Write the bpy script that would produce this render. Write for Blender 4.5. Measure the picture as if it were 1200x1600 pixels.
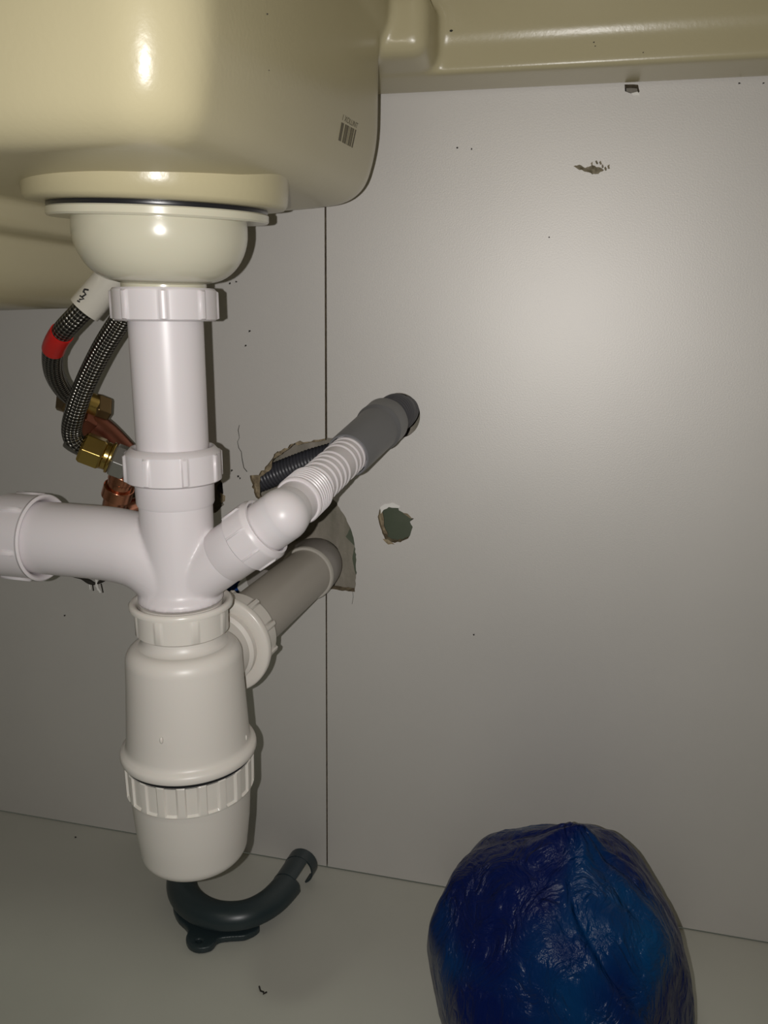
import bpy, bmesh, math, random
from mathutils import Vector, Matrix, noise
from mathutils.geometry import tessellate_polygon
random.seed(4)
PI = math.pi
for o in list(bpy.data.objects): bpy.data.objects.remove(o)
scene = bpy.context.scene
COL = scene.collection

# ------------------------------------------------------------------ camera
F_PX = 1250.0
CAM = Vector((0, -0.6, 0.486))
ya, pa, ra = math.radians(13.0), math.radians(13.8), math.radians(0.84)
FW = Vector((-math.sin(ya)*math.cos(pa), math.cos(ya)*math.cos(pa), -math.sin(pa)))
r0 = Vector((math.cos(ya), math.sin(ya), 0)); u0 = r0.cross(FW)
RT = math.cos(ra)*r0 + math.sin(ra)*u0
UP = -math.sin(ra)*r0 + math.cos(ra)*u0
cd = bpy.data.cameras.new('camera'); cam = bpy.data.objects.new('camera', cd); COL.objects.link(cam)
m = Matrix((RT, UP, -FW)).transposed().to_4x4(); m.translation = CAM
cam.matrix_world = m
cd.sensor_fit = 'VERTICAL'; cd.sensor_height = 32.0; cd.lens = F_PX/1600*32.0
cd.clip_start = 0.01
scene.camera = cam

# ------------------------------------------------------------------ world, lamps, exposure
w = bpy.data.worlds.new('room_dim'); scene.world = w; w.use_nodes = True
w.node_tree.nodes['Background'].inputs[0].default_value = (0.95, 1.0, 0.80, 1)
w.node_tree.nodes['Background'].inputs[1].default_value = 0.05
vs = scene.view_settings
vs.view_transform = 'Standard'; vs.look = 'None'; vs.gamma = 1; vs.use_curve_mapping = False
vs.exposure = 0.0
def lamp(name, kind, loc, energy, col, **kw):
    l = bpy.data.lights.new(name, kind); l.energy = energy; l.color = col
    for k, v in kw.items(): setattr(l, k, v)
    o = bpy.data.objects.new(name, l); COL.objects.link(o); o.location = loc
    return o
# the phone's flash, a little to the left of its lens
fl = lamp('phone_flash', 'SPOT', CAM - RT*0.0120, 5.7, (1.0, 0.972, 0.945), shadow_soft_size=0.0011,
          spot_size=math.radians(138), spot_blend=1.0)
aim = (FW + UP*0.13 + RT*0.04).normalized()
fl.rotation_euler = (-aim).to_track_quat('Z', 'Y').to_euler()
# the kitchen's ceiling lamp, far behind and above the photographer
KL = Vector((-0.45, -1.37, 2.15))
kl = lamp('kitchen_ceiling_lamp', 'AREA', KL, 4.8, (0.95, 1.0, 0.84), shape='DISK', size=0.22)
kl.rotation_euler = (KL - Vector((-.3, -.3, 0))).to_track_quat('Z', 'Y').to_euler()

# ------------------------------------------------------------------ materials
def mat(name, col, rough=0.5, metal=0.0, spec=0.5, coat=0.0, sub=0.0):
    mt = bpy.data.materials.new(name); mt.use_nodes = True
    b = mt.node_tree.nodes['Principled BSDF']
    b.inputs['Base Color'].default_value = (*col, 1); b.inputs['Roughness'].default_value = rough
    b.inputs['Metallic'].default_value = metal; b.inputs['Specular IOR Level'].default_value = spec
    b.inputs['Coat Weight'].default_value = coat; b.inputs['Coat Roughness'].default_value = 0.12
    if sub:
        b.inputs['Subsurface Weight'].default_value = sub; b.inputs['Subsurface Scale'].default_value = 0.003
    return mt
def nd(mt, typ, **kw):
    n = mt.node_tree.nodes.new(typ)
    for k, v in kw.items(): setattr(n, k, v)
    return n
def lk(mt, a, b): mt.node_tree.links.new(a, b)
def tex(mt, scale=(1, 1, 1), coord='Object'):
    tc = nd(mt, 'ShaderNodeTexCoord'); mp = nd(mt, 'ShaderNodeMapping'); mp.inputs['Scale'].default_value = scale
    lk(mt, tc.outputs[coord], mp.inputs['Vector']); return mp.outputs[0]
def add_noise_col(mt, c1, c2, scale, lo=.35, hi=.65, detail=4, vscale=(1, 1, 1)):
    n = nd(mt, 'ShaderNodeTexNoise'); n.inputs['Scale'].default_value = scale; n.inputs['Detail'].default_value = detail
    lk(mt, tex(mt, vscale), n.inputs['Vector'])
    r = nd(mt, 'ShaderNodeValToRGB'); r.color_ramp.elements[0].position = lo; r.color_ramp.elements[1].position = hi
    r.color_ramp.elements[0].color = (*c1, 1); r.color_ramp.elements[1].color = (*c2, 1)
    lk(mt, n.outputs['Fac'], r.inputs[0]); lk(mt, r.outputs[0], mt.node_tree.nodes['Principled BSDF'].inputs['Base Color'])
    return n
def add_bump(mt, scale, strength, dist=0.0005, detail=3, vscale=(1, 1, 1), coord='Object'):
    n = nd(mt, 'ShaderNodeTexNoise'); n.inputs['Scale'].default_value = scale; n.inputs['Detail'].default_value = detail
    lk(mt, tex(mt, vscale, coord), n.inputs['Vector'])
    b = nd(mt, 'ShaderNodeBump'); b.inputs['Strength'].default_value = strength; b.inputs['Distance'].default_value = dist
    lk(mt, n.outputs['Fac'], b.inputs['Height'])
    lk(mt, b.outputs[0], mt.node_tree.nodes['Principled BSDF'].inputs['Normal'])
    return b

M = {}
M['panel'] = mat('silver_melamine', (.50, .475, .46), .50, .25, .5)
add_noise_col(M['panel'], (.655, .63, .60), (.70, .672, .64), 6, .3, .7, 6)
add_bump(M['panel'], 900, .5, .0001, 1)
M['board'] = mat('floor_board', (.40, .385, .35), .5)
add_noise_col(M['board'], (.49, .485, .43), (.53, .52, .465), 9, .3, .7, 5)
add_bump(M['board'], 700, .15, .0001, 2)
M['core'] = mat('torn_board_core', (.25, .19, .12), .9)
add_noise_col(M['core'], (.16, .12, .075), (.42, .34, .22), 220, .3, .7, 6); add_bump(M['core'], 600, .8, .001)
M['masonry'] = mat('plaster_behind', (.33, .29, .235), .9)
add_noise_col(M['masonry'], (.23, .215, .165), (.42, .37, .31), 26, .35, .62, 8, (1.6, 1, .5)); add_bump(M['masonry'], 120, .6, .002)
M['green'] = mat('green_plasterboard', (.105, .125, .085), .85)
add_noise_col(M['green'], (.095, .115, .075), (.125, .14, .10), 20); add_bump(M['green'], 200, .3, .001)
M['cream'] = mat('cream_composite', (.62, .55, .34), .28, 0, .36, 0)
add_noise_col(M['cream'], (.43, .38, .235), (.46, .41, .26), 5, .3, .7, 5)
add_bump(M['cream'], 420, .22, .0003, 3)
M['strainer'] = mat('ivory_plastic', (.57, .54, .42), .22, 0, .5, .2, .05)
M['white'] = mat('white_plastic', (.68, .635, .645), .36, 0, .45, 0, .05)
add_bump(M['white'], 60, .05, .0004, 2)
M['trapwhite'] = mat('warm_white_plastic', (.66, .62, .57), .38, 0, .45, 0, .05)
add_bump(M['trapwhite'], 50, .05, .0004, 2)
M['nutwhite'] = mat('warm_white_gloss_plastic', (.67, .63, .575), .27, 0, .5, 0, .05)
M['black'] = mat('black_rubber', (.012, .012, .014), .3)
M['greypipe'] = mat('grey_waste_pipe', (.42, .385, .34), .42); add_bump(M['greypipe'], 40, .05, .0004, 2)
M['greyelbow'] = mat('grey_rubber_elbow', (.30, .275, .255), .4)
M['greyrim'] = mat('pale_grey_rim', (.50, .47, .42), .4)
M['adapter'] = mat('grey_adapter_plastic', (.155, .155, .162), .38)
M['hose'] = mat('dark_corrugated_hose', (.062, .062, .072), .36)
M['blue'] = mat('blue_pipe', (.01, .07, .30), .45)
M['brass'] = mat('brass', (.62, .44, .14), .22, 1.0); add_bump(M['brass'], 90, .25, .0006)
M['oldbrass'] = mat('tarnished_brass', (.26, .18, .09), .34, 1.0); add_bump(M['oldbrass'], 90, .2, .0006)
M['chrome'] = mat('chromed_metal', (.42, .41, .39), .22, .8)
M['copper'] = mat('copper', (.62, .27, .17), .2, 1.0); add_bump(M['copper'], 60, .15, .0006)
M['oldcopper'] = mat('darkened_copper', (.30, .115, .075), .32, 1.0); add_bump(M['oldcopper'], 90, .3, .0006)
M['steel'] = mat('dull_steel', (.20, .19, .175), .3, .8); M['sleeve'] = mat('clear_heat_shrink_sleeve', (.56, .53, .46), .12, 0, .6, 1.0)
M['red'] = mat('red_tape', (.55, .015, .012), .3)
M['guide'] = mat('dark_green_grey_plastic', (.026, .040, .045), .34)
M['ink'] = mat('brown_print', (.10, .085, .05), .6)
M['darkink'] = mat('black_print', (.02, .02, .02), .5)
M['plasterbit'] = mat('white_plaster_crumb', (.88, .86, .82), .9)
M['crumb'] = mat('dark_crumb', (.03, .026, .02), .8)
M['chip'] = mat('chipped_board', (.19, .155, .10), .9); add_noise_col(M['chip'], (.12, .10, .06), (.30, .26, .19), 300)
# braided steel: diamond weave in UV space (u around the hose, v along it in metres)
br = mat('braided_steel', (.30, .29, .27), .25, .85); M['braid'] = br
uv = tex(br, (1, 1, 1), 'UV')
sx = nd(br, 'ShaderNodeSeparateXYZ'); lk(br, uv, sx.inputs[0])
def mth(mt, op, a, b=None):
    n = nd(mt, 'ShaderNodeMath', operation=op)
    for i, q in enumerate((a, b)):
        if q is None: continue
        if isinstance(q, (int, float)): n.inputs[i].default_value = q
        else: lk(mt, q, n.inputs[i])
    return n.outputs[0]
U_ = mth(br, 'MULTIPLY', sx.outputs[0], 2*PI*8); V_ = mth(br, 'MULTIPLY', sx.outputs[1], 2*PI/.0046)
h1 = mth(br, 'SINE', mth(br, 'ADD', U_, V_)); h2 = mth(br, 'SINE', mth(br, 'SUBTRACT', U_, V_))
hh = mth(br, 'ADD', mth(br, 'MULTIPLY', h1, h2), 0.0)
bp = nd(br, 'ShaderNodeBump'); bp.inputs['Strength'].default_value = 1; bp.inputs['Distance'].default_value = .0006
lk(br, hh, bp.inputs['Height']); bb = br.node_tree.nodes['Principled BSDF']; lk(br, bp.outputs[0], bb.inputs['Normal'])
cr = nd(br, 'ShaderNodeValToRGB'); cr.color_ramp.elements[0].position = .25; cr.color_ramp.elements[1].position = .8
cr.color_ramp.elements[0].color = (.025, .023, .020, 1); cr.color_ramp.elements[1].color = (.25, .24, .215, 1)
lk(br, mth(br, 'ADD', mth(br, 'MULTIPLY', hh, .5), .5), cr.inputs[0]); lk(br, cr.outputs[0], bb.inputs['Base Color'])
# blue bag film
bg = mat('blue_bag_film', (.0, .02, .12), .27, 0, .22, 0); M['bag'] = bg
add_noise_col(bg, (.001, .007, .068), (.0, .050, .150), 13, .44, .74, 2)
n1 = nd(bg, 'ShaderNodeTexNoise'); n1.inputs['Scale'].default_value = 34; n1.inputs['Detail'].default_value = 6; n1.inputs['Distortion'].default_value = 1.2
lk(bg, tex(bg, (1.6, 1.6, .7)), n1.inputs['Vector'])
rd = mth(bg, 'ABSOLUTE', mth(bg, 'SUBTRACT', n1.outputs['Fac'], .5))
bpb = nd(bg, 'ShaderNodeBump'); bpb.inputs['Strength'].default_value = 1; bpb.inputs['Distance'].default_value = .007
lk(bg, rd, bpb.inputs['Height'])
for s in ('Normal', 'Coat Normal'): lk(bg, bpb.outputs[0], bg.node_tree.nodes['Principled BSDF'].inputs[s])

# ------------------------------------------------------------------ helpers
def at(px, py, Y):
    """the place on the vertical plane y = Y that the photograph shows at (px, py)"""
    d = FW + RT*((px-600)/F_PX) - UP*((py-800)/F_PX)
    return CAM + d*((Y-CAM.y)/d.y)
def atz(px, py, z):
    d = FW + RT*((px-600)/F_PX) - UP*((py-800)/F_PX)
    return CAM + d*((z-CAM.z)/d.z)
def link(name, me, material, parent=None, smooth=True, angle=38, bevel=0):
    if smooth:
        for p in me.polygons: p.use_smooth = True
        me.set_sharp_from_angle(angle=math.radians(angle))
    o = bpy.data.objects.new(name, me); COL.objects.link(o)
    if material: me.materials.append(M[material])
    if parent:
        o.parent = parent
        o.matrix_parent_inverse = Matrix.Translation(-Vector(parent_world(parent)))
    if bevel:
        b = o.modifiers.new('bevel', 'BEVEL'); b.width = bevel; b.segments = 3; b.limit_method = 'ANGLE'; b.angle_limit = math.radians(40)
        b.harden_normals = False
    return o
def parent_world(p):
    v = Vector(p.location)
    return v if not p.parent else v  # parts keep world-space meshes; only things carry a location
def fin(bm, name, material, parent=None, **kw):
    bmesh.ops.recalc_face_normals(bm, faces=bm.faces)
    me = bpy.data.meshes.new(name); bm.to_mesh(me); bm.free()
    return link(name, me, material, parent, **kw)
def thing(name, label, cat, loc=(0, 0, 0), group=None, kind=None):
    o = bpy.data.objects.new(name, None); COL.objects.link(o); o.location = loc; o.empty_display_size = .02
    if label: o['label'] = label; o['category'] = cat
    if group: o['group'] = group
    if kind: o['kind'] = kind
    return o
def tag(o, label, cat, group=None, kind=None):
    o['label'] = label; o['category'] = cat
    if group: o['group'] = group
    if kind: o['kind'] = kind
    return o
def frame(o, d, ref=None):
    d = Vector(d).normalized(); a = Vector(ref) if ref else (Vector((0, 0, 1)) if abs(d.z) < .9 else Vector((0, -1, 0)))
    x = a.cross(d).normalized(); y = d.cross(x)
    mt = Matrix((x, y, d)).transposed().to_4x4(); mt.translation = Vector(o); return mt
def lathe(bm, prof, mx=None, seg=72, rf=None, closed=False):
    """prof: list of (r, z); rf(theta, r, i) can change the radius"""
    mx = mx or Matrix(); rings = []
    for i, (r, z) in enumerate(prof):
        if r < 1e-6: rings.append([bm.verts.new(mx @ Vector((0, 0, z)))]); continue
        ring = []
        for k in range(seg):
            t = 2*PI*k/seg; rr = rf(t, r, i) if rf else r
            ring.append(bm.verts.new(mx @ Vector((rr*math.cos(t), rr*math.sin(t), z))))
        rings.append(ring)
    n = len(rings)
    for i in range(n if closed else n-1):
        a, b = rings[i], rings[(i+1) % n]
        for k in range(seg):
            k2 = (k+1) % seg
            if len(a) == 1 and len(b) == 1: continue
            if len(a) == 1: bm.faces.new((a[0], b[k2], b[k]))
            elif len(b) == 1: bm.faces.new((a[k], a[k2], b[0]))
            else: bm.faces.new((a[k], a[k2], b[k2], b[k]))
def box(bm, lo, hi):
    c = [(lo[i]+hi[i])/2 for i in range(3)]; s = [hi[i]-lo[i] for i in range(3)]
    bmesh.ops.create_cube(bm, size=1, matrix=Matrix.Translation(c) @ Matrix.Diagonal((*s, 1)))
def spline(pts, n):
    """Catmull-Rom through pts, n samples per piece"""
    P = [Vector(p) for p in pts]; P = [2*P[0]-P[1]] + P + [2*P[-1]-P[-2]]; out = []
    for i in range(1, len(P)-2):
        for k in range(n):
            t = k/n; a, b, c, d = P[i-1:i+3]
            out.append(.5*((2*b)+(c-a)*t+(2*a-5*b+4*c-d)*t*t+(3*b-a-3*c+d)*t**3))
    out.append(P[-2]); return out
def sweep(bm, pts, rad, seg=32, caps=True, arc=None, thick=0, up=(0, 0, 1)):
    """tube along pts; rad is a number or f(arclength); UV u around, v in metres"""
    uvl = bm.loops.layers.uv.verify(); L = [0]
    for i in range(1, len(pts)): L.append(L[-1]+(pts[i]-pts[i-1]).length)
    T = [(pts[min(i+1, len(pts)-1)]-pts[max(i-1, 0)]).normalized() for i in range(len(pts))]
    x = Vector(up).cross(T[0]).normalized(); rings = []
    for i, p in enumerate(pts):
        if i: x = (x - T[i]*x.dot(T[i])).normalized()
        y = T[i].cross(x); r = rad(L[i]) if callable(rad) else rad
        rings.append([bm.verts.new(p + (x*math.cos(2*PI*k/seg)+y*math.sin(2*PI*k/seg))*r) for k in range(seg)])
    for i in range(len(rings)-1):
        for k in range(seg):
            k2 = (k+1) % seg
            f = bm.faces.new((rings[i][k], rings[i][k2], rings[i+1][k2], rings[i+1][k]))
            for lp, (uu, vv) in zip(f.loops, ((k/seg, L[i]), ((k+1)/seg, L[i]), ((k+1)/seg, L[i+1]), (k/seg, L[i+1]))): lp[uvl].uv = (uu, vv)
    if caps: bm.faces.new(rings[0][::-1]); bm.faces.new(rings[-1])
def ngon_slab(bm, poly, y0, y1, holes=()):
    """polygon in X-Z (list of (x, z)), extruded from y0 to y1, with holes"""
    loops = [[Vector((x, z, 0)) for x, z in lp] for lp in (poly, *holes)]
    flat = [v for lp in loops for v in lp]
    tris = tessellate_polygon(loops)
    A = [bm.verts.new((v.x, y0, v.y)) for v in flat]; B = [bm.verts.new((v.x, y1, v.y)) for v in flat]
    for t in tris:
        try: bm.faces.new([A[i] for i in t]); bm.faces.new([B[i] for i in reversed(t)])
        except ValueError: pass
    k = 0
    for lp in loops:
        n = len(lp)
        for i in range(n):
            j = (i+1) % n
            bm.faces.new((A[k+i], A[k+j], B[k+j], B[k+i]))
        k += n
def rib_nut(name, mx, r, h, parent, material='white', ribs=10, rib_h=.0011, rib_w=.10, r_in=.0195, phase=0, z_lo=.05, z_hi=.92, lip=None, seg=240, cham=.0012):
    """union nut: ribbed outside, chamfered, with a mouth at its top end; mx puts it on its axis, z from 0 to h"""
    zs = [0, .0006] + [h*q for q in (z_lo, z_lo+.03, .5, z_hi-.05, z_hi, .985)] + [h]
    prof = [(r_in, 0), (r-.0012, 0), (r, .0009)] + [(r, z) for z in zs[2:-2]] + [(r-.0001, h-cham), (r-cham, h), (r_in+.0012, h), (r_in, h-.001), (r_in, h*.4)]
    if lip: prof = [(r_in, 0), (r-.0012, 0), (r, .0009)] + [(r, z) for z in zs[2:-2]] + [(r, h-lip[1]-.0004), (r+lip[0], h-lip[1]), (r+lip[0]+.0002, h-.001), (r+lip[0]-.0008, h), (r_in+.0022, h), (r_in+.001, h-.001), (r_in, h-.003), (r_in, h*.4)]
    hi = len(zs)-2
    def rf(t, rr, i):
        if 3 < i < 7:
            a = ((t+phase)*ribs/(2*PI)) % 1; a = min(a, 1-a)
            q = rib_w*.5; e = .25*q
            s = 1 if a < q-e else max(0, (q-a)/e) if a < q else 0
            return rr + rib_h*s
        return rr
    bm = bmesh.new(); lathe(bm, prof, mx, seg, rf)
    return fin(bm, name, material, parent, angle=50)

# ------------------------------------------------------------------ room shell (inside of the sink cabinet)
X0, X1, YF, ZT = -.66, .30, -.58, .80
bm = bmesh.new(); box(bm, (X0-.02, YF, -.018), (X1+.02, .0, 0)); f_ = fin(bm, 'floor', 'board', smooth=False); f_['kind'] = 'structure'
bm = bmesh.new(); box(bm, (X0-.018, YF, 0), (X0, 0, ZT)); q = fin(bm, 'wall_left', 'board', smooth=False); q['kind'] = 'structure'
bm = bmesh.new(); box(bm, (X1, YF, 0), (X1+.018, 0, ZT)); q = fin(bm, 'wall_right', 'board', smooth=False); q['kind'] = 'structure'

wall = bpy.data.objects.new('wall_back', None); COL.objects.link(wall); wall['kind'] = 'structure'
def rag(pts, Y=0, step=.0022, amp=.0009):
    """pixel outline -> x, z outline with small torn irregularities"""
    P = [at(px, py, Y) for px, py in pts]; out = []
    for i in range(len(P)-1):
        n = max(1, int((P[i+1]-P[i]).length/step))
        for k in range(n):
            v = P[i].lerp(P[i+1], k/n); q = 1 if (i or k) else 0
            out.append((v.x+q*random.uniform(-amp, amp), v.z+q*random.uniform(-amp, amp)))
    out.append((P[-1].x, P[-1].z)); return out
def ragc(pts, **kw): return rag(pts+[pts[0]], **kw)[:-1]
TH = .009; SX = at(509.5, 830, 0).x
zt = at(508, 686, 0).z; zb = at(510, 920, 0).z
left_notch = rag([(506, 685), (498, 686), (485, 689), (470, 690), (458, 692), (448, 699), (436, 704), (428, 709), (424, 718), (412, 733), (404, 742), (400, 741),
                  (390, 742), (396, 765), (403, 782), (404, 840), (380, 862), (345, 880), (328, 900), (345, 935), (373, 935), (372, 912), (378, 903), (402, 892), (430, 890), (470, 905), (508, 921)])
right_notch = rag([(512, 684), (530, 684), (560, 690), (562, 720), (540, 748), (520, 770), (517, 776), (526, 786), (533, 798), (541, 810), (548, 826), (553, 845), (556, 866), (557, 895), (554, 925), (530, 922), (512, 920)], amp=.0004)
tee_hole = ragc([(203, 742), (240, 735), (290, 732), (335, 742), (345, 748), (349, 765), (346, 775), (350, 790), (341, 800), (280, 808), (204, 800)])
gl, gr = SX-.0006, SX+.0006
ztop = ZT
bm = bmesh.new()
poly = [(gl, zb)] if False else []
poly = [(X0, .0012), (gl, .0012), (gl, left_notch[-1][1])] + left_notch[::-1][1:-1] + [(gl, left_notch[0][1]), (gl+.0002, .56), (gl, ztop), (X0, ztop)]
ngon_slab(bm, poly, 0, TH, [tee_hole]); pl = fin(bm, 'panel', 'panel', wall, smooth=False)
small = ragc([(598, 789), (606, 792), (613, 791), (622, 793), (624, 798), (636, 803), (647, 811), (641, 815), (644, 824), (642, 836), (637, 842), (625, 847), (612, 848), (603, 843), (600, 838), (596, 829), (593, 820), (591, 808), (593, 798)], amp=.0005)
c0 = at(624, 649, 0)
drill = [(c0.x+.0162*math.cos(t*PI/24), c0.z+.0172*math.sin(t*PI/24)) for t in range(48)]
bm = bmesh.new()
poly = [(gr, .0012), (X1, .0012), (X1, ztop), (gr+.0004, ztop), (gr+.0004, .56), (gr+.0006, right_notch[0][1])] + right_notch[1:-1] + [(gr, right_notch[-1][1])]
chip = ragc([(976, 132), (977, 143), (986, 146), (995, 149), (999, 143), (997, 132)], amp=.0003)
ngon_slab(bm, poly, 0, TH, [small, drill, chip]); pr_ = fin(bm, 'panel', 'panel', wall, smooth=False)
M['core_'] = M['core']
for pp in (pl, pr_):
    pp.data.materials.append(M['core'])
    for f in pp.data.polygons:
        if abs(f.normal.y) < .5: f.material_index = 1
# board cores showing at the torn edges, just behind the faces
def rim(pts, y0, y1, material, parent=wall, name='torn_edge', wdt=.0025):
    bm = bmesh.new(); n = len(pts); A = []
    for i, (x, z) in enumerate(pts):
        A.append([bm.verts.new((x, y0, z)), bm.verts.new((x, y1, z))])
    for i in range(n-1): bm.faces.new((A[i][0], A[i+1][0], A[i+1][1], A[i][1]))
    return fin(bm, name, material, parent, smooth=False)
def flake(pts, y, material, name='torn_flake', parent=wall, th=.0006):
    bm = bmesh.new(); ngon_slab(bm, ragc(pts, amp=.0004), y, y+th); return fin(bm, name, material, parent, smooth=False)
# brown torn core at the left corner of the big hole
fk = flake([(386, 736), (402, 739), (412, 732), (424, 716), (421, 735), (404, 746), (402, 757), (404, 772), (401, 784), (396, 765), (390, 750)], .004, 'core')
flake([(455, 692), (470, 690), (506, 684), (507, 689), (480, 693), (462, 697)], .0035, 'core')
flake([(424, 718), (428, 709), (448, 699), (456, 691), (458, 695), (444, 705), (430, 716)], .0035, 'core')
# flakes round the small hole
flake([(590, 800), (594, 796), (597, 806), (598, 822), (604, 838), (596, 835), (591, 818)], .004, 'core')
flake([(598, 842), (606, 843), (616, 850), (606, 851)], -.0004, 'core')
flake([(624, 799), (636, 802), (648, 811), (640, 812)], .003, 'core')
flake([(594, 793), (601, 787), (613, 786), (625, 790), (624, 794), (608, 792), (600, 797), (595, 803)], -.0005, 'plasterbit')
flake([(986, 146), (996, 144), (999, 150), (990, 149)], -.0004, 'plasterbit')
flake([(345, 770), (352, 775), (352, 783), (346, 786)], -.0006, 'core')
# masonry behind the panels
bm = bmesh.new(); box(bm, (X0, .042, 0), (X1, .06, ZT)); fin(bm, 'masonry', 'masonry', wall, smooth=False)
bm = bmesh.new(); box(bm, (at(580, 800, 0).x, .0135, at(600, 880, 0).z), (at(672, 800, 0).x, .018, at(620, 760, 0).z)); fin(bm, 'plasterboard', 'green', wall, smooth=False)
# green plasterboard sliver and split inner board seen at the right of the big hole
bm = bmesh.new(); ngon_slab(bm, rag([(524, 760), (575, 760), (575, 935), (514, 935), (521, 860)]), .016, .020); fin(bm, 'inner_board', 'masonry', wall, smooth=False)
flake([(536, 812), (552, 822), (560, 860), (560, 900), (549, 905), (544, 880), (548, 860), (534, 845), (541, 832)], .0125, 'green', 'paint_remnant', th=.001)
# hairline crack and specks in the left panel
def line(pts, wd, material, name, parent, Y=-.0002, th=.0002):
    bm = bmesh.new(); P = [at(a, b, Y) for a, b in pts]; A = []
    for i, p in enumerate(P):
        t = (P[min(i+1, len(P)-1)]-P[max(i-1, 0)]).normalized(); nrm = Vector((-t.z, 0, t.x))*wd*.5*random.uniform(.5, 1.3)
        A.append([bm.verts.new(p+nrm+Vector((0, y, 0))) if s > 0 else bm.verts.new(p-nrm+Vector((0, y, 0))) for s, y in ((1, 0), (-1, 0), (-1, th), (1, th))])
    for i in range(len(A)-1):
        for k in range(4): bm.faces.new((A[i][k], A[i][(k+1) % 4], A[i+1][(k+1) % 4], A[i+1][k]))
    bm.faces.new(A[0]); bm.faces.new(A[-1][::-1])
    return fin(bm, name, material, parent, smooth=False)
line([(374, 664), (372, 672), (374, 684), (371, 690), (373, 700), (377, 706), (378, 716), (381, 731), (386, 737)], .00045, 'crumb', 'crack', wall)
line([(551, 925), (552, 932), (550, 944)], .0003, 'crumb', 'crack', wall)
def scuff(pts, material, name='scuff', Y=-.00025, th=.0003):
    bm = bmesh.new(); ngon_slab(bm, ragc(pts, step=.0012, amp=.0004), Y, Y+th); return fin(bm, name, material, wall, smooth=False)
scuff([(896, 260), (905, 258), (915, 262), (927, 259), (938, 262), (944, 266), (934, 271), (925, 272), (914, 268), (903, 264)], 'chip')
for a, b in ((923, 255), (930, 252), (936, 253), (949, 259), (944, 262), (940, 258)): scuff([(a, b), (a+3, b-2), (a+4, b+4), (a+1, b+5)], 'chip')
for a, b in ((359, 443), (369, 440), (390, 517), (384, 540), (362, 735), (372, 744), (375, 747), (101, 962), (740, 992), (858, 371), (1155, 130), (1193, 130), (714, 231), (737, 233)):
    scuff([(a-1.2, b-1), (a+1.2, b-1.4), (a+1.4, b+1), (a-1, b+1.6)], 'crumb', 'speck')

# ------------------------------------------------------------------ sink
sink = thing('sink', 'cream composite kitchen sink seen from below, filling the top of the picture', 'sink', (-.2035, -.222, .545))
def rrect(x0, x1, y0, y1, rf_, rb, n=10):
    """rounded rectangle, front corners radius rf_, back corners radius rb"""
    out = []
    for cx, cy, r, a0 in ((x1-rb, y1-rb, rb, 0), (x0+rb, y1-rb, rb, 90), (x0+rf_, y0+rf_, rf_, 180), (x1-rf_, y0+rf_, rf_, 270)):
        for k in range(n+1):
            a = math.radians(a0+90*k/n); out.append((cx+r*math.cos(a), cy+r*math.sin(a)))
    return out
def bowl(x0, x1, y0, y1, zb, zt, rr, rf_, rb, flare, slope, cx, cy, draft=.02):
    """loft: from the flat bottom, round the lower edge (radius rr), up the drafted wall, flare out at the deck"""
    bm = bmesh.new(); secs = []
    for k in range(1, 7): secs.append((rr + (1-k/6)*.045, 0.0, 1))    # bottom rings, inset
    for k in range(1, 11):
        a = k/10*math.radians(73); secs.append((rr*(1-math.sin(a)), rr*(1-math.cos(a)), 1-k/10))
    H = zt-zb
    for k in range(1, 17):
        zr = .708*rr; z = zr + (H-zr-flare)*(k/16)**1.6; q_ = min(z-zr, .033); ins_ = draft*(.30*q_-4.5*q_*q_)-.0437*rr; secs.append((-ins_, z, 0))
    for k in range(1, 9):
        a = k/8*PI/2; secs.append((-draft*.0050+.0437*rr - flare*(1-math.cos(a)), H-flare+flare*math.sin(a), 0))
    rings = []
    for ins, z, sl in secs:
        ring = []
        for x, y in rrect(x0+ins, x1-ins, y0+ins, y1-ins, max(.004, rf_-min(ins, rf_*.8)*.6), max(.004, rb-min(ins, rb*.8)*.6)):
            d = math.hypot(x-cx, y-cy); wb = max(0, ((y-cy)*.75+(x-cx)*.66)/max(d, 1e-4))
            ring.append(bm.verts.new((x, y, zb+z+slope*wb*max(0, d-.074)*(1-min(1, z/H)))))
        rings.append(ring)
    n = len(rings[0])
    bm.faces.new(rings[0][::-1]); bm.faces.new(rings[-1])
    for a, b in zip(rings, rings[1:]):
        for k in range(n): bm.faces.new((a[k], a[(k+1) % n], b[(k+1) % n], b[k]))
    return bm
DZ = .636
def fuse(name, makers, voxel, its, parent, material='cream'):
    big = bmesh.new()
    for b in makers:
        me = bpy.data.meshes.new('tmp'); bmesh.ops.recalc_face_normals(b, faces=b.faces); b.to_mesh(me); b.free(); big.from_mesh(me); bpy.data.meshes.remove(me)
    o = fin(big, name, material, parent, angle=180)
    rm = o.modifiers.new('fuse', 'REMESH'); rm.mode = 'VOXEL'; rm.voxel_size = voxel; rm.use_smooth_shade = True
    sm = o.modifiers.new('fillet', 'SMOOTH'); sm.factor = .5; sm.iterations = its
    return o
def bx(lo, hi, bev=0, n=4):
    b = bmesh.new(); box(b, lo, hi)
    if bev: bmesh.ops.bevel(b, geom=b.edges[:], offset=bev, segments=n, affect='EDGES', profile=.5)
    return b
shallow = bowl(-.325, -.1275, -.345, -.055, .5415, .70, .020, .024, .050, .030, .17, -.2015, -.222, 1.0)
deep = bowl(-.60, -.305, -.36, -.03, .484, .66, .030, .07, .06, .02, .05, -.45, -.2, 1.0)
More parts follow.
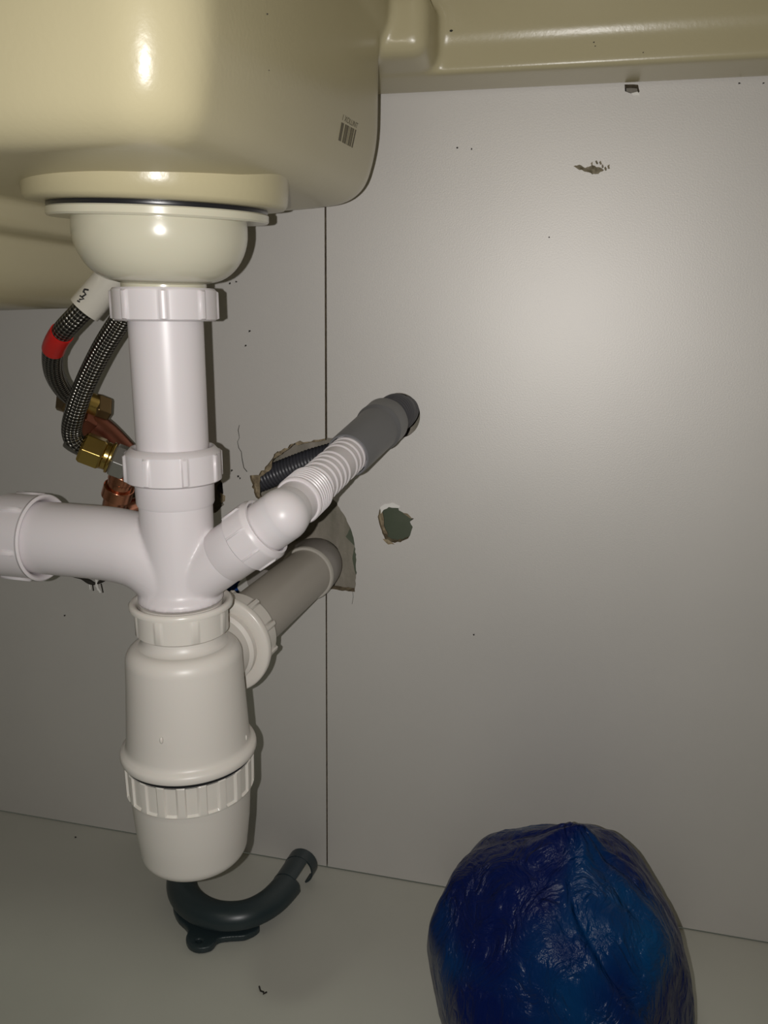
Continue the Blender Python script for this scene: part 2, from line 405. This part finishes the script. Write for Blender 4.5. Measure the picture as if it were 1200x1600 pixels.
body = fuse('moulded_body', [shallow, deep, bx((-.62, -.42, .526), (-.289, -.015, .66), .007),
     bx((X0+.002, -.045, DZ), (X1-.002, -.0012, .76)),
     bx((X0+.002, -.50, DZ+.003), (-.120, -.030, .75), .020, 6), bx((X0+.002, -.085, DZ+.001), (-.097, -.030, .675), .010, 5),
     bx((-.15, -.0470, .656), (X1-.002, -.030, .76)), bx((-.15, -.50, .72), (X1-.002, -.046, .76))], .0016, 26, sink)
# barcode printed on the bowl's right face
from mathutils.bvhtree import BVHTree
bpy.context.view_layer.update()
ev = body.evaluated_get(bpy.context.evaluated_depsgraph_get()); mb = ev.to_mesh()
MW = body.matrix_world.copy(); tree = BVHTree.FromPolygons([MW @ v.co for v in mb.vertices], [tuple(p.vertices) for p in mb.polygons]); ev.to_mesh_clear()
def on_sink(px, py, off=.00012):
    d = (FW + RT*((px-600)/F_PX) - UP*((py-800)/F_PX)).normalized(); h = tree.ray_cast(CAM, d)
    return h[0] - d*off
def quad(u, v, y0=0, c=((534, 191), (557, 203), (551, 231), (529, 219))):
    a = [c[0][i]*(1-u)+c[1][i]*u for i in (0, 1)]; b = [c[3][i]*(1-u)+c[2][i]*u for i in (0, 1)]
    return [a[i]*(1-v)+b[i]*v for i in (0, 1)]
bm = bmesh.new()
for u0_, u1_ in ((0, .12), (.14, .17), (.26, .33), (.36, .40), (.42, .50), (.56, .58), (.64, .71), (.74, .77), (.80, .86), (.93, 1.0)):
    rows = []
    for k in range(6):
        a, b = on_sink(*quad(u0_, k/5), off=.0005), on_sink(*quad(u1_, k/5), off=.0005)
        inw = Vector((-.0009, 0, 0)); rows.append([bm.verts.new(p) for p in (a, b, b+inw, a+inw)])
    for ra_, rb_ in zip(rows, rows[1:]):
        for k in range(4): bm.faces.new((ra_[k], ra_[(k+1) % 4], rb_[(k+1) % 4], rb_[k]))
    bm.faces.new(rows[0]); bm.faces.new(rows[-1][::-1])
q = fin(bm, 'barcode', 'ink', sink, smooth=False); q['label'] = 'small printed barcode'
tc_ = bpy.data.curves.new('lettering', 'FONT'); tc_.body = '1 XOLUNT'; tc_.size = 1
to_ = bpy.data.objects.new('lettering', tc_); COL.objects.link(to_); bpy.context.view_layer.update()
tm = bpy.data.meshes.new_from_object(to_.evaluated_get(bpy.context.evaluated_depsgraph_get())); bpy.data.objects.remove(to_)
wx = max(v.co.x for v in tm.vertices); wy = max(v.co.y for v in tm.vertices)
for v in tm.vertices:
    v.co = on_sink(*quad(v.co.x/wx, 1-v.co.y/wy, c=((536, 178), (560, 193), (558, 201), (534, 187))), off=.0003)
tm.materials.clear(); q = link('lettering', tm, 'ink', sink, smooth=False)
for px, py, r in ((417, 22, .0006), (420, 110, .0004), (705, 48, .0012), (928, 66, .0006), (930, 72, .0005), (1005, 82, .0005)):
    bm = bmesh.new(); bmesh.ops.create_icosphere(bm, subdivisions=1, radius=r, matrix=Matrix.Translation(on_sink(px, py)) @ Matrix.Diagonal((1, .3, .6, 1))); fin(bm, 'speck', 'crumb', sink)

# ------------------------------------------------------------------ basket strainer under the boss
AX = Vector((-.2015, -.222, 0)); NV = Vector((.474, -.881, 0)); SV = Vector((.881, .474, 0))       # towards the viewer, and across
TA = Matrix.Translation(AX+Vector((0, 0, .49))) @ Matrix.Rotation(math.radians(.35), 4, NV) @ Matrix.Translation((0, 0, -.49)) @ Matrix.Diagonal((.935, .935, 1, 1))
TS = Matrix.Translation(AX+Vector((0, 0, .4975))) @ Matrix.Rotation(math.radians(3.5), 4, SV) @ Matrix.Translation((0, 0, -.4975)) @ Matrix.Diagonal((.935, .935, 1, 1))
st = thing('sink_strainer', 'glossy ivory plastic bowl-shaped sink waste with wide flange under the sink', 'sink waste', (-.2035, -.222, .4975))
bm = bmesh.new(); lathe(bm, [(0, .5356), (.060, .5356), (.0640, .5360), (.0656, .5380), (.0664, .544), (.0670, .562), (0, .562)], TS, 96)
fin(bm, 'drain_boss', 'cream', sink, angle=60)
bm = bmesh.new(); lathe(bm, [(.040, .5296), (.0550, .5294), (.0558, .5302), (.0558, .5330), (.0552, .5336), (.040, .5336)], TS, 128); fin(bm, 'flange', 'strainer', st)
bm = bmesh.new(); lathe(bm, [(.030, .5335), (.0550, .5335), (.0554, .5345), (.0550, .5358), (.030, .5358)], TS, 128); q = fin(bm, 'gasket', 'black', st); q['label'] = 'thin black rubber gasket'
prof = [(.030, .5305), (.0443, .5305), (.0444, .5285), (.0446, .5255)]
for k in range(1, 13):
    a = k/12*math.radians(84); prof.append((.0226+.0221*math.cos(a), .5250-.0245*math.sin(a)))
prof += [(.0222, .5000), (.0222, .4900), (.0195, .4900)]
bm = bmesh.new(); lathe(bm, prof, TS, 128); fin(bm, 'bowl', 'strainer', st, angle=50)

# ------------------------------------------------------------------ tail pipe with its upper nut
tp = thing('tail_pipe', 'straight white plastic tailpiece between the ivory waste and the branched tee', 'pipe', (-.2035, -.222, .395))
rib_nut('union_nut', TA @ Matrix.Translation((0, 0, .4818)), .0272, .0158, tp, ribs=8, phase=.326, r_in=.0225, rib_w=.20, rib_h=.0012, z_hi=.94, cham=.0008)
bm = bmesh.new(); lathe(bm, [(.0180, .395), (.0196, .395), (.0197, .40), (.0199, .484), (.0180, .484)], TA, 96); fin(bm, 'pipe', 'white', tp)

# ------------------------------------------------------------------ tee with its nuts
tee = thing('branch_tee', 'white plastic tee fitting with one side arm to the left and a slanted inlet', 'pipe fitting', (-.2035, -.222, .335))
rib_nut('union_nut', TA @ Matrix.Translation((0, 0, .4000)), .0264, .0182, tee, ribs=8, phase=.082, r_in=.0208, rib_w=.17, rib_h=.0012, z_hi=.84, cham=.0035)
bm = bmesh.new(); lathe(bm, [(.0185, .402), (.0220, .402), (.0217, .3885), (.0211, .3872), (.0185, .3872)], TA, 96); fin(bm, 'collar', 'white', tee, bevel=0)
bdir = Vector((.80, 0, .60)).normalized(); B0 = Vector((-.1985, -.222, .3420))
bm = bmesh.new()
lathe(bm, [(0, .3335), (.0246, .3335), (.0244, .3365), (.0212, .3400), (.0208, .346), (.0206, .360), (.0206, .392), (0, .392)], TA, 80)
lp = spline([(-.300, -.222, .3622), (-.27, -.222, .3622), (-.240, -.222, .3618), (-.222, -.222, .3585), (-.209, -.222, .349), (-.2030, -.222, .338)], 8)
sweep(bm, lp, lambda s: .0204 if s < .075 else max(.0165, .0204-(s-.075)*.06), 64)
lathe(bm, [(0, 0), (.0155, 0), (.0149, .036), (0, .036)], frame(B0, bdir), 64)
t_ = fin(bm, 'body', 'white', tee, angle=180)
rm = t_.modifiers.new('fuse', 'REMESH'); rm.mode = 'VOXEL'; rm.voxel_size = .0011; rm.use_smooth_shade = True
sm = t_.modifiers.new('fillet', 'SMOOTH'); sm.factor = .5; sm.iterations = 5
bm = bmesh.new(); lathe(bm, [(0, 0), (.0185, 0), (.0185, .30), (0, .30)], frame((-.655, -.222, .3622), (1, 0, 0)), 64); fin(bm, 'side_pipe', 'white', tee)
# left end nut
rib_nut('union_nut', frame((-.3065, -.222, .3622), (1, 0, 0)), .0236, .0250, tee, ribs=6, phase=.932, r_in=.0210, rib_w=.11, rib_h=.0014, z_hi=.84, lip=(.0006, .0022))
# slanted inlet: sleeve, nut
bm = bmesh.new(); lathe(bm, [(.012, .0305), (.0151, .0305), (.0155, .0312), (.0155, .0475), (.012, .0475)], frame(B0, bdir), 72); fin(bm, 'inlet_collar', 'white', tee)
rib_nut('union_nut', frame(B0+bdir*.0450, bdir), .0174, .0160, tee, ribs=8, phase=.35, r_in=.0148, rib_w=.09, rib_h=.0008, z_hi=.78, cham=.0026)

# ------------------------------------------------------------------ elbow spigot for the appliance hose
E0 = B0 + bdir*.056; E1 = B0 + bdir*.0720
AE = at(603, 657, -.066)                     # far end of the grey adapter
sdir = (AE - E1).normalized(); SL = (AE - E1).length
sp = thing('elbow_spigot', 'white plastic elbow with ribbed hose nozzle on the slanted inlet', 'pipe fitting', E0)
bm = bmesh.new(); lathe(bm, [(0, 0), (.0140, 0), (.0140, (E1-E0).length)], frame(E0, bdir), 72)
bmesh.ops.create_uvsphere(bm, u_segments=72, v_segments=40, radius=.0140, matrix=frame(E1, sdir))
lathe(bm, [(.0139, 0), (.0134, .0050), (.0120, .0105)], frame(E1, sdir), 72)
fin(bm, 'elbow', 'white', sp, angle=60)
bm = bmesh.new(); lathe(bm, [(.0119, .008), (.0119, .024)], frame(E1, sdir), 72); fin(bm, 'neck', 'white', sp)
prof = [(.0115, .0180), (.0130, .0180), (.0136, .0190)]
for k in range(6):
    z = .0200+k*.0024; prof += [(.0136, z), (.0130, z+.0005), (.0130, z+.0015), (.0136, z+.0019)]
prof += [(.0135, .0350), (.0115, .0352)]
bm = bmesh.new(); lathe(bm, prof, frame(E1, sdir), 72); fin(bm, 'thread', 'white', sp, angle=30)
prof = [(.0112, .034)]
z = .039
for k in range(12):
    if z > SL*.80: break
    prof += [(.0112, z), (.0120, z+.0009), (.0120, z+.0019), (.0112, z+.0027)]; z += .0062 if k != 4 else .0115
prof += [(.0112, SL*.82)]
bm = bmesh.new(); lathe(bm, prof, frame(E1, sdir), 72); fin(bm, 'nozzle', 'white', sp, angle=40)

# grey adapter over the nozzle
ad = thing('hose_adapter', 'grey rubber hose connector pushed over the white ribbed nozzle', 'hose connector', E1+sdir*SL*.6)
a0 = SL*.56
bm = bmesh.new(); lathe(bm, [(.0122, a0+.004), (.0125, a0), (.0136, a0), (.0140, a0+.002), (.0143, a0+.020), (.0148, SL-.0210), (.0150, SL-.0180), (.0161, SL-.0165), (.0163, SL-.0155), (.0160, SL-.0140), (.0163, SL-.001), (.0157, SL), (.0132, SL), (.0128, SL-.006)], frame(E1, sdir), 96)
fin(bm, 'sleeve', 'adapter', ad, angle=60)

# corrugated hose: through the drilled hole, back along the cavity
hs = thing('corrugated_hose', 'dark grey corrugated drain hose looping through the round hole behind the panels', 'hose', E1+sdir*SL)
H0 = E1+sdir*(SL-.006)
hp = spline([H0, H0+sdir*.025, at(624, 645, -.026), at(632, 641, -.004), at(628, 642, .018), at(600, 655, .0275), at(545, 700, .026), at(480, 722, .026), at(420, 745, .026), at(350, 772, .027)], 60)
def corr(s, R=.0112, p=.0030): return R + .0004*math.cos(2*PI*s/p)
hp2 = [hp[0]]
for a, b in zip(hp, hp[1:]):
    n = max(1, int((b-a).length/.0005))
    for k in range(1, n+1): hp2.append(a.lerp(b, k/n))
bm = bmesh.new(); sweep(bm, hp2, lambda s: corr(s, .0126 if s < .045 else max(.0098, .0126-(s-.045)*.09)), 36); fin(bm, 'hose_wall', 'hose', hs, angle=80)

# ------------------------------------------------------------------ bottle trap
tr = thing('bottle_trap', 'white plastic bottle trap hanging below the tee, its cup near the floor', 'bottle trap', (-.2035, -.222, .163))
nutm = TA @ Matrix.Translation((0, 0, .3155))
rib_nut('top_nut', nutm, .0266, .0180, tr, 'nutwhite', ribs=8, phase=.047, r_in=.0246, rib_w=.24, rib_h=.0006, z_hi=.74, lip=(.0030, .0030))
prof = [(.020, .3328), (.0238, .3328), (.0238, .320), (.0229, .318), (.0229, .3140), (.0238, .3110), (.0262, .3085)]
for k in range(0, 9):
    a = k/8*PI/2; prof.append((.0262+.0078*math.sin(a), .3085-.0085*(1-math.cos(a))+.0))
prof += [(.0346, .285), (.0363, .2580), (.0368, .2510), (.0372, .2490), (.0382, .2478), (.0400, .2470), (.0407, .2455), (.0408, .2436), (.0403, .2424), (.0375, .2419), (.030, .2419)]
bm = bmesh.new(); lathe(bm, prof, TA, 128); fin(bm, 'bottle', 'trapwhite', tr, angle=50)
bm = bmesh.new(); lathe(bm, [(.030, .2421), (.0384, .2421), (.0384, .2392), (.030, .2392)], TA, 96); q = fin(bm, 'seal', 'black', tr); q['label'] = 'black rubber seal'
N = 20
def rfr(t, r, i):
    if 3 <= i <= 7:
        a = (t*N/(2*PI)) % 1
        e = .06; lo_, hi_ = .22, .86
        s = 0
        if lo_ < a < hi_: s = min(1, (a-lo_)/e*1.0, (hi_-a)/e)
        if i in (3,): s *= 0
        return r - .0013*s
    return r
prof = [(.030, .2205), (.0374, .2205), (.0384, .2209), (.0387, .2218), (.0387, .2228), (.0389, .2330), (.0390, .2385), (.0391, .2392), (.0387, .2397), (.030, .2397)]
bm = bmesh.new(); lathe(bm, prof, TA, 360, rfr); fin(bm, 'ring_nut', 'nutwhite', tr, angle=35)
prof = [(.0370, .226), (.0366, .220), (.0362, .2160), (.0350, .1980), (.0338, .1880), (.0330, .1817)]
for k in range(1, 8):
    a = k/7*PI/2; prof.append((.0330-.0065*(1-math.cos(a)), .1815-.0070*math.sin(a)))
prof += [(.018, .1738), (0, .1735)]
bm = bmesh.new(); lathe(bm, prof, TA, 128); fin(bm, 'cup', 'trapwhite', tr, angle=50)
# two small moulding pips above the lip
for px, py, r in ((252, 1157, .0353), (384, 1153, .0353)):
    d = FW + RT*((px-600)/F_PX) - UP*((py-800)/F_PX); dx, dy = d.x, d.y; ox, oy = CAM.x-AX.x, CAM.y-AX.y
    A_, B_, C_ = dx*dx+dy*dy, 2*(ox*dx+oy*dy), ox*ox+oy*oy-r*r; disc = B_*B_-4*A_*C_
    t = (-B_-math.sqrt(max(disc, 0)))/(2*A_); p = CAM+d*t
    bm = bmesh.new(); bmesh.ops.create_uvsphere(bm, u_segments=12, v_segments=8, radius=.0012, matrix=Matrix.Translation(p) @ Matrix.Diagonal((.8, .8, 1.6, 1))); fin(bm, 'pip', 'nutwhite', tr)
# outlet stub + nut pointing back to the wall
OZ = .2885; OD = Vector((.012, .222, .004)).normalized(); O0 = Vector((-.2015, -.222, OZ-.002))
mo = frame(O0, OD)
bm = bmesh.new(); lathe(bm, [(.0165, .015), (.0215, .018), (.0215, .040), (.0235, .042), (.0235, .060)], mo, 96); fin(bm, 'outlet', 'trapwhite', tr)
flip = frame(O0+OD*.069, -OD)
rib_nut('outlet_nut', flip, .0266, .0230, tr, 'nutwhite', ribs=10, phase=.25, r_in=.0215, rib_w=.24, rib_h=.0020, z_hi=.70, lip=(.0045, .0045))

# grey waste pipe and elbow at the wall
wp = thing('waste_pipe', 'grey plastic waste pipe running from the bottle trap back into the wall', 'pipe', O0+OD*.07)
bm = bmesh.new(); lathe(bm, [(.0165, .060), (.0196, .060), (.0196, .194)], mo, 96); fin(bm, 'pipe', 'greypipe', wp)
bm = bmesh.new(); lathe(bm, [(.0188, .186), (.0212, .186), (.0218, .1875), (.0218, .189), (.0210, .1902)], mo, 96); q = fin(bm, 'rim', 'greyrim', wp); q['label'] = 'pale rim of the socket'
W0 = O0+OD*.189
ep = spline([W0, W0+OD*.012, W0+OD*.026+Vector((-.003, 0, -.001)), W0+OD*.038+Vector((-.014, 0, -.006)), W0+OD*.040+Vector((-.034, 0, -.014)), W0+OD*.040+Vector((-.060, 0, -.024))], 10)
bm = bmesh.new(); sweep(bm, ep, .0208, 56); fin(bm, 'elbow', 'greyelbow', wp, angle=70)
# blue pipe deep in the hole
bm = bmesh.new(); sweep(bm, spline([at(338, 880, .026), at(362, 915, .026), at(380, 960, .026)], 8), .008, 24)
tag(fin(bm, 'blue_pipe', 'blue'), 'bit of blue pipe glimpsed in the wall hole behind the tee', 'pipe')

# ------------------------------------------------------------------ flexible tap hoses
HR = .0062
fa = thing('flexible_hose', 'braided steel tap hose with red tape band, its top in a pale sleeve', 'hose', at(105, 610, -.12), 'braided tap hoses')
A_pts = spline([at(210, 395, -.163), at(165, 447, -.172), at(122, 492, -.176), at(97, 520, -.172), at(83, 548, -.16), at(84, 580, -.145), at(97, 606, -.128), at(117, 625, -.115)], 24)
bm = bmesh.new(); sweep(bm, A_pts, HR, 36); fin(bm, 'braid', 'braid', fa, angle=80)
bm = bmesh.new(); sweep(bm, spline([at(205, 401, -.164), at(182, 426, -.170), at(132, 484, -.176)], 10), .0094, 48); q = fin(bm, 'sleeve', 'sleeve', fa); q['label'] = 'glossy pale sleeve with black print'
k0 = min(range(len(A_pts)), key=lambda i: (A_pts[i]-at(97, 519, -.172)).length); k1 = min(range(len(A_pts)), key=lambda i: (A_pts[i]-at(84, 545, -.161)).length)
bm = bmesh.new(); sweep(bm, A_pts[k0:k1+1], HR+.0006, 36); q = fin(bm, 'tape_band', 'red', fa); q['label'] = 'red tape band'
fb = thing('flexible_hose', 'plain braided steel tap hose curving in front, down to the bright brass nut', 'hose', at(118, 680, -.14), 'braided tap hoses')
B_pts = spline([at(215, 455, -.175), at(190, 497, -.165), at(160, 545, -.16), at(133, 600, -.155), at(117, 645, -.15), at(112, 672, -.145), at(118, 690, -.142), at(134, 700, -.138)], 24)
bm = bmesh.new(); sweep(bm, B_pts, HR+.0002, 36); fin(bm, 'braid', 'braid', fb, angle=80)
bm = bmesh.new(); sweep(bm, spline([at(110, 686, -.1415), at(118, 692, -.141), at(134, 700, -.137)], 6), HR+.0006, 36); fin(bm, 'ferrule', 'steel', fb)
# sleeve print: small black strokes along its left edge
def stroke(pts, Y, r, parent, name='print'):
    bm = bmesh.new(); sweep(bm, [at(a, b, Y) for a, b in pts], r, 8); return fin(bm, name, 'darkink', parent)
for pts in ([(131, 451), (137, 452)], [(130, 455), (133, 459), (127, 463)], [(124, 461), (130, 466), (123, 467)], [(120, 469), (124, 471)], [(131, 451), (129, 456)]):
    stroke([(a+1, b+1) for a, b in pts], -.1845, .0005, fa)

# valves: hex nuts and copper tails
def hexnut(name, o, d, r, h, material, parent, cham=.12):
    bm = bmesh.new(); mx = frame(o, d)
    rings = []
    for z, s in ((0, 1-cham), (h*.12, 1), (h*.88, 1), (h, 1-cham)):
        rings.append([bm.verts.new(mx @ Vector((r*s*math.cos(k*PI/3), r*s*math.sin(k*PI/3), z))) for k in range(6)])
    bm.faces.new(rings[0][::-1]); bm.faces.new(rings[-1])
    for a, b in zip(rings, rings[1:]):
        for k in range(6): bm.faces.new((a[k], a[(k+1) % 6], b[(k+1) % 6], b[k]))
    return fin(bm, name, material, parent, smooth=False, bevel=.0005)
def cyl(name, a, b, r, material, parent, r2=None):
    a, b = Vector(a), Vector(b); L = (b-a).length; r2 = r if r2 is None else r2
    bm = bmesh.new(); lathe(bm, [(0, 0), (r, 0), (r2, L), (0, L)], frame(a, b-a), 40); return fin(bm, name, material, parent, bevel=.0006)
v1 = thing('supply_connection', 'bright brass nut and orange copper pipe under the front braided hose', 'pipe connection', at(150, 705, -.13), 'hose connections')
n0, n1_ = at(127, 697, -.138), at(168, 713, -.131); d1 = (n1_-n0).normalized()
hexnut('brass_nut', n0, d1, .0112, .0150, 'brass', v1)
cyl('brass_collar', n0+d1*.0150, n0+d1*.0185, .0094, 'brass', v1)
cyl('brass_washer', n0+d1*.0185, n0+d1*.0205, .0108, 'brass', v1)
hexnut('chrome_nut', n0+d1*.0205, d1, .0118, .0110, 'chrome', v1)
cyl('copper_neck', n0+d1*.031, n0+d1*.040, .0085, 'copper', v1)
c_top = at(196, 722, -.118); c_mid = at(186, 762, -.115); c_low = at(181, 800, -.10)
bm = bmesh.new(); sweep(bm, spline([n0+d1*.036, c_top, at(192, 742, -.117), c_mid, c_low, at(225, 790, -.06), at(262, 778, -.01), at(280, 772, .02)], 10), .0082, 40); fin(bm, 'copper_pipe', 'copper', v1)
dcu = (c_mid-at(192, 742, -.117)).normalized()
cyl('copper_ring', c_mid-dcu*.001, c_mid+dcu*.008, .0104, 'copper', v1); cyl('copper_ring', at(192, 742, -.117)-dcu*.002, at(192, 742, -.117)+dcu*.0045, .0092, 'copper', v1)

v2 = thing('supply_connection', 'tarnished bronze nut and dark copper pipe behind the braided hoses', 'pipe connection', at(130, 630, -.10), 'hose connections')
m0, m1 = at(97, 620, -.105), at(150, 640, -.085); d2 = (m1-m0).normalized()
hexnut('brass_nut', m0, d2, .0112, .0150, 'oldbrass', v2)
cyl('brass_collar', m0+d2*.0150, m0+d2*.023, .0108, 'brass', v2)
hexnut('bronze_nut', m0+d2*.021, d2, .0125, .0120, 'oldbrass', v2)
bm = bmesh.new(); sweep(bm, spline([at(128, 655, -.095), at(160, 672, -.085), at(200, 712, -.070), at(225, 738, -.045), at(240, 748, -.01), at(246, 750, .03)], 10), .0092, 40); q = fin(bm, 'copper_pipe', 'oldcopper', v2)
hexnut('elbow_body', at(122, 652, -.097), at(150, 668, -.087)-at(122, 652, -.097), .0115, .011, 'oldcopper', v2)

# ------------------------------------------------------------------ frayed stub under the side arm
cs = thing('cable_stub', 'short dark cable stub with frayed white end on the wall under the side arm', 'cable', at(130, 900, -.003))
bm = bmesh.new(); sweep(bm, spline([at(85, 884, -.004), at(110, 896, -.004), at(135, 907, -.0035), at(150, 912, -.003), at(162, 905, -.003)], 6), lambda s: .0016 + .0006*math.sin(s*400), 12); fin(bm, 'cable', 'crumb', cs)
for i, pts in enumerate(([(149, 900), (151, 912), (153, 922)], [(152, 905), (150, 915), (157, 926)], [(144, 908), (146, 923)], [(158, 912), (161, 926)], [(140, 912), (141, 921)])):
    bm = bmesh.new(); sweep(bm, [at(a, b, -.0035) for a, b in pts], .0009 if i < 2 else .0006, 8); fin(bm, 'strand', 'plasterbit' if i in (0, 1, 4) else 'crumb', cs)

# ------------------------------------------------------------------ hose guide on the floor
hg = thing('hose_guide', 'dark green-grey plastic U-shaped hose hook lying on the floor beneath the trap', 'hose hook', atz(380, 1440, 0))
RG = .0128
gp = [atz(288, 1356, RG), atz(284, 1384, RG), atz(293, 1408, RG), atz(316, 1427, RG), atz(348, 1436, RG), atz(386, 1433, RG), atz(420, 1416, RG), atz(446, 1390, RG), atz(463, 1365, RG), atz(474, 1348, RG)]
for i, p in enumerate(gp): p.z = RG+.0008
gpts = spline(gp, 12)
def channel(bm, pts, R, a0, a1, th, n=22):
    """open C-section swept along pts; angles from +up (0) turning to the outer side"""
    T = [(pts[min(i+1, len(pts)-1)]-pts[max(i-1, 0)]).normalized() for i in range(len(pts))]; rings = []
    for p, t in zip(pts, T):
        u = Vector((0, 0, 1)); x = t.cross(u).normalized(); ring = []
        for rr, rng in ((R, range(n+1)), (R-th, range(n, -1, -1))):
            for k in rng:
                a = a0+(a1-a0)*k/n; ring.append(bm.verts.new(p + (u*math.cos(a)+x*math.sin(a))*rr))
        rings.append(ring)
    m_ = len(rings[0])
    for a, b in zip(rings, rings[1:]):
        for k in range(m_): bm.faces.new((a[k], a[(k+1) % m_], b[(k+1) % m_], b[k]))
    bm.faces.new(rings[0][::-1]); bm.faces.new(rings[-1])
chan = bmesh.new(); channel(chan, gpts[:-22], RG, math.radians(-120), math.radians(100), .0020)
bm = bmesh.new(); channel(bm, gpts[-24:], RG+.0004, math.radians(-120), math.radians(40), .0016); fin(bm, 'channel_end', 'guide', hg, angle=50)
bm = bmesh.new(); channel(bm, gpts[-10:], RG+.0008, math.radians(-120), math.radians(150), .0016); fin(bm, 'clip', 'guide', hg, angle=50)
# outer lip and tab with screw hole, flat on the floor side
tb = [(276, 1392), (272, 1412), (280, 1432), (292, 1443), (293, 1454), (289, 1464), (296, 1475), (312, 1480), (330, 1477), (342, 1466), (356, 1459), (385, 1455), (420, 1443), (448, 1420), (462, 1395), (440, 1400), (400, 1425), (350, 1432), (310, 1418), (295, 1392)]
tb = [(274, 1398), (270, 1414), (277, 1432), (289, 1444), (293, 1452), (290, 1464), (296, 1475), (311, 1480), (330, 1476), (341, 1465), (358, 1462), (386, 1459), (406, 1444), (380, 1425), (350, 1432), (310, 1418), (295, 1392)]
P_ = [atz(a, b, .007) for a, b in tb]; P_ = spline(P_+[P_[0]], 6)[:-1]; hc = atz(311, 1473, .004)
bm = bmesh.new()
loops = [[Vector((p.x, p.y, 0)) for p in P_], [Vector((hc.x+.0026*math.cos(k*PI/8), hc.y+.0020*math.sin(k*PI/8), 0)) for k in range(16)]]
flat = loops[0]+loops[1]; tris = tessellate_polygon(loops)
lo_ = [bm.verts.new((v.x, v.y, .0004)) for v in flat]; up_ = [bm.verts.new((v.x, v.y, .0060)) for v in flat]
for t in tris: bm.faces.new([lo_[i] for i in t]); bm.faces.new([up_[i] for i in reversed(t)])
kk = 0
for lp_ in loops:
    n = len(lp_)
    for i in range(n): bm.faces.new((lo_[kk+i], lo_[kk+(i+1) % n], up_[kk+(i+1) % n], up_[kk+i]))
    kk += n
hk = fuse('channel', [chan, bm], .0008, 10, hg, 'guide')

# ------------------------------------------------------------------ blue bag
BC = Vector((.0165, -.150, .078))
rb = random.Random(11); planes = []
for i in range(46):                                   # big soft facets of the stuffed film
    z = 1-2*(i+.5)/46; a = i*2.39996+rb.uniform(-.3, .3); q = math.sqrt(1-z*z)
    planes.append((Vector((q*math.cos(a), q*math.sin(a), z+rb.uniform(-.08, .08))).normalized(), 1+rb.uniform(-.05, .06)))
planes = [p for p in planes if p[0].z < .80]
for k in range(7): a = k*2*PI/7+.3; planes.append((Vector((math.cos(a)*.45, math.sin(a)*.45, .89)).normalized(), 1.0+.03*math.sin(k*2.1)))
bm = bmesh.new(); bmesh.ops.create_icosphere(bm, subdivisions=7, radius=1)
for v in bm.verts:
    d = v.co.normalized(); az = math.atan2(d.y, d.x); S = 0
    for n_, h_ in planes:
        c_ = n_.dot(d)
        if c_ > .2: S += (c_/h_)**34
    r = S**(-1/34)
    pole = max(0, d.z)
    up_amt = max(0, min(1, (d.z+.1)/1.1))
    r += .045*up_amt*(abs(noise.noise(Vector((math.cos(az)*2.6+4, math.sin(az)*2.6, d.z*.6))))-.2)     # gathers running down from the knot
    w_ = noise.noise(d*2.2+Vector((9, 1, 4)))
    r += .020*(.5-abs(noise.noise(Vector((d.x*5+w_, d.y*5, d.z*2.2)))))
    r += .008*(.5-abs(noise.noise(Vector((d.x*14+w_*2, d.y*14, d.z*6)))))
    fa_ = math.radians(-92) + math.radians(58)*(1-max(-.3, d.z))     # one deep fold from the knot down to the right
    if d.z > -.3 and d.y < .4:
        dl = az-fa_; r += .022*math.exp(-((dl+.07)/.07)**2)*min(1, (1-d.z)*6) - .030*math.exp(-((dl-.05)/.06)**2)*min(1, (1-d.z)*6)
    p = BC+Vector((d.x*.0800*r, d.y*.0800*r, d.z*.0905*r))
    kz = max(0, (d.z-.955)/.045); p.z += .007*kz*kz; p.x += .004*kz
    p.z = max(p.z, .0006); v.co = p
tag(fin(bm, 'plastic_bag', 'bag', angle=180), 'crumpled dark blue plastic bag, filled and gathered at the top, on the floor', 'bag')

# ------------------------------------------------------------------ crumbs on the floor
def crumb_line(pts, r=.0006):
    bm = bmesh.new(); sweep(bm, [atz(a, b, r) for a, b in pts], r, 8); return fin(bm, 'thread', 'crumb')
tag(crumb_line([(405, 1541), (407, 1548), (412, 1550), (411, 1553), (417, 1550)]), 'tiny dark wire scrap on the floor below the hose hook', 'scrap')
bm = bmesh.new(); bmesh.ops.create_icosphere(bm, subdivisions=2, radius=.0009, matrix=Matrix.Translation(atz(118, 1308, .0007)) @ Matrix.Diagonal((1.2, .8, .7, 1)))
tag(fin(bm, 'crumb', 'crumb'), 'single dark crumb on the floor left of the trap cup', 'scrap')
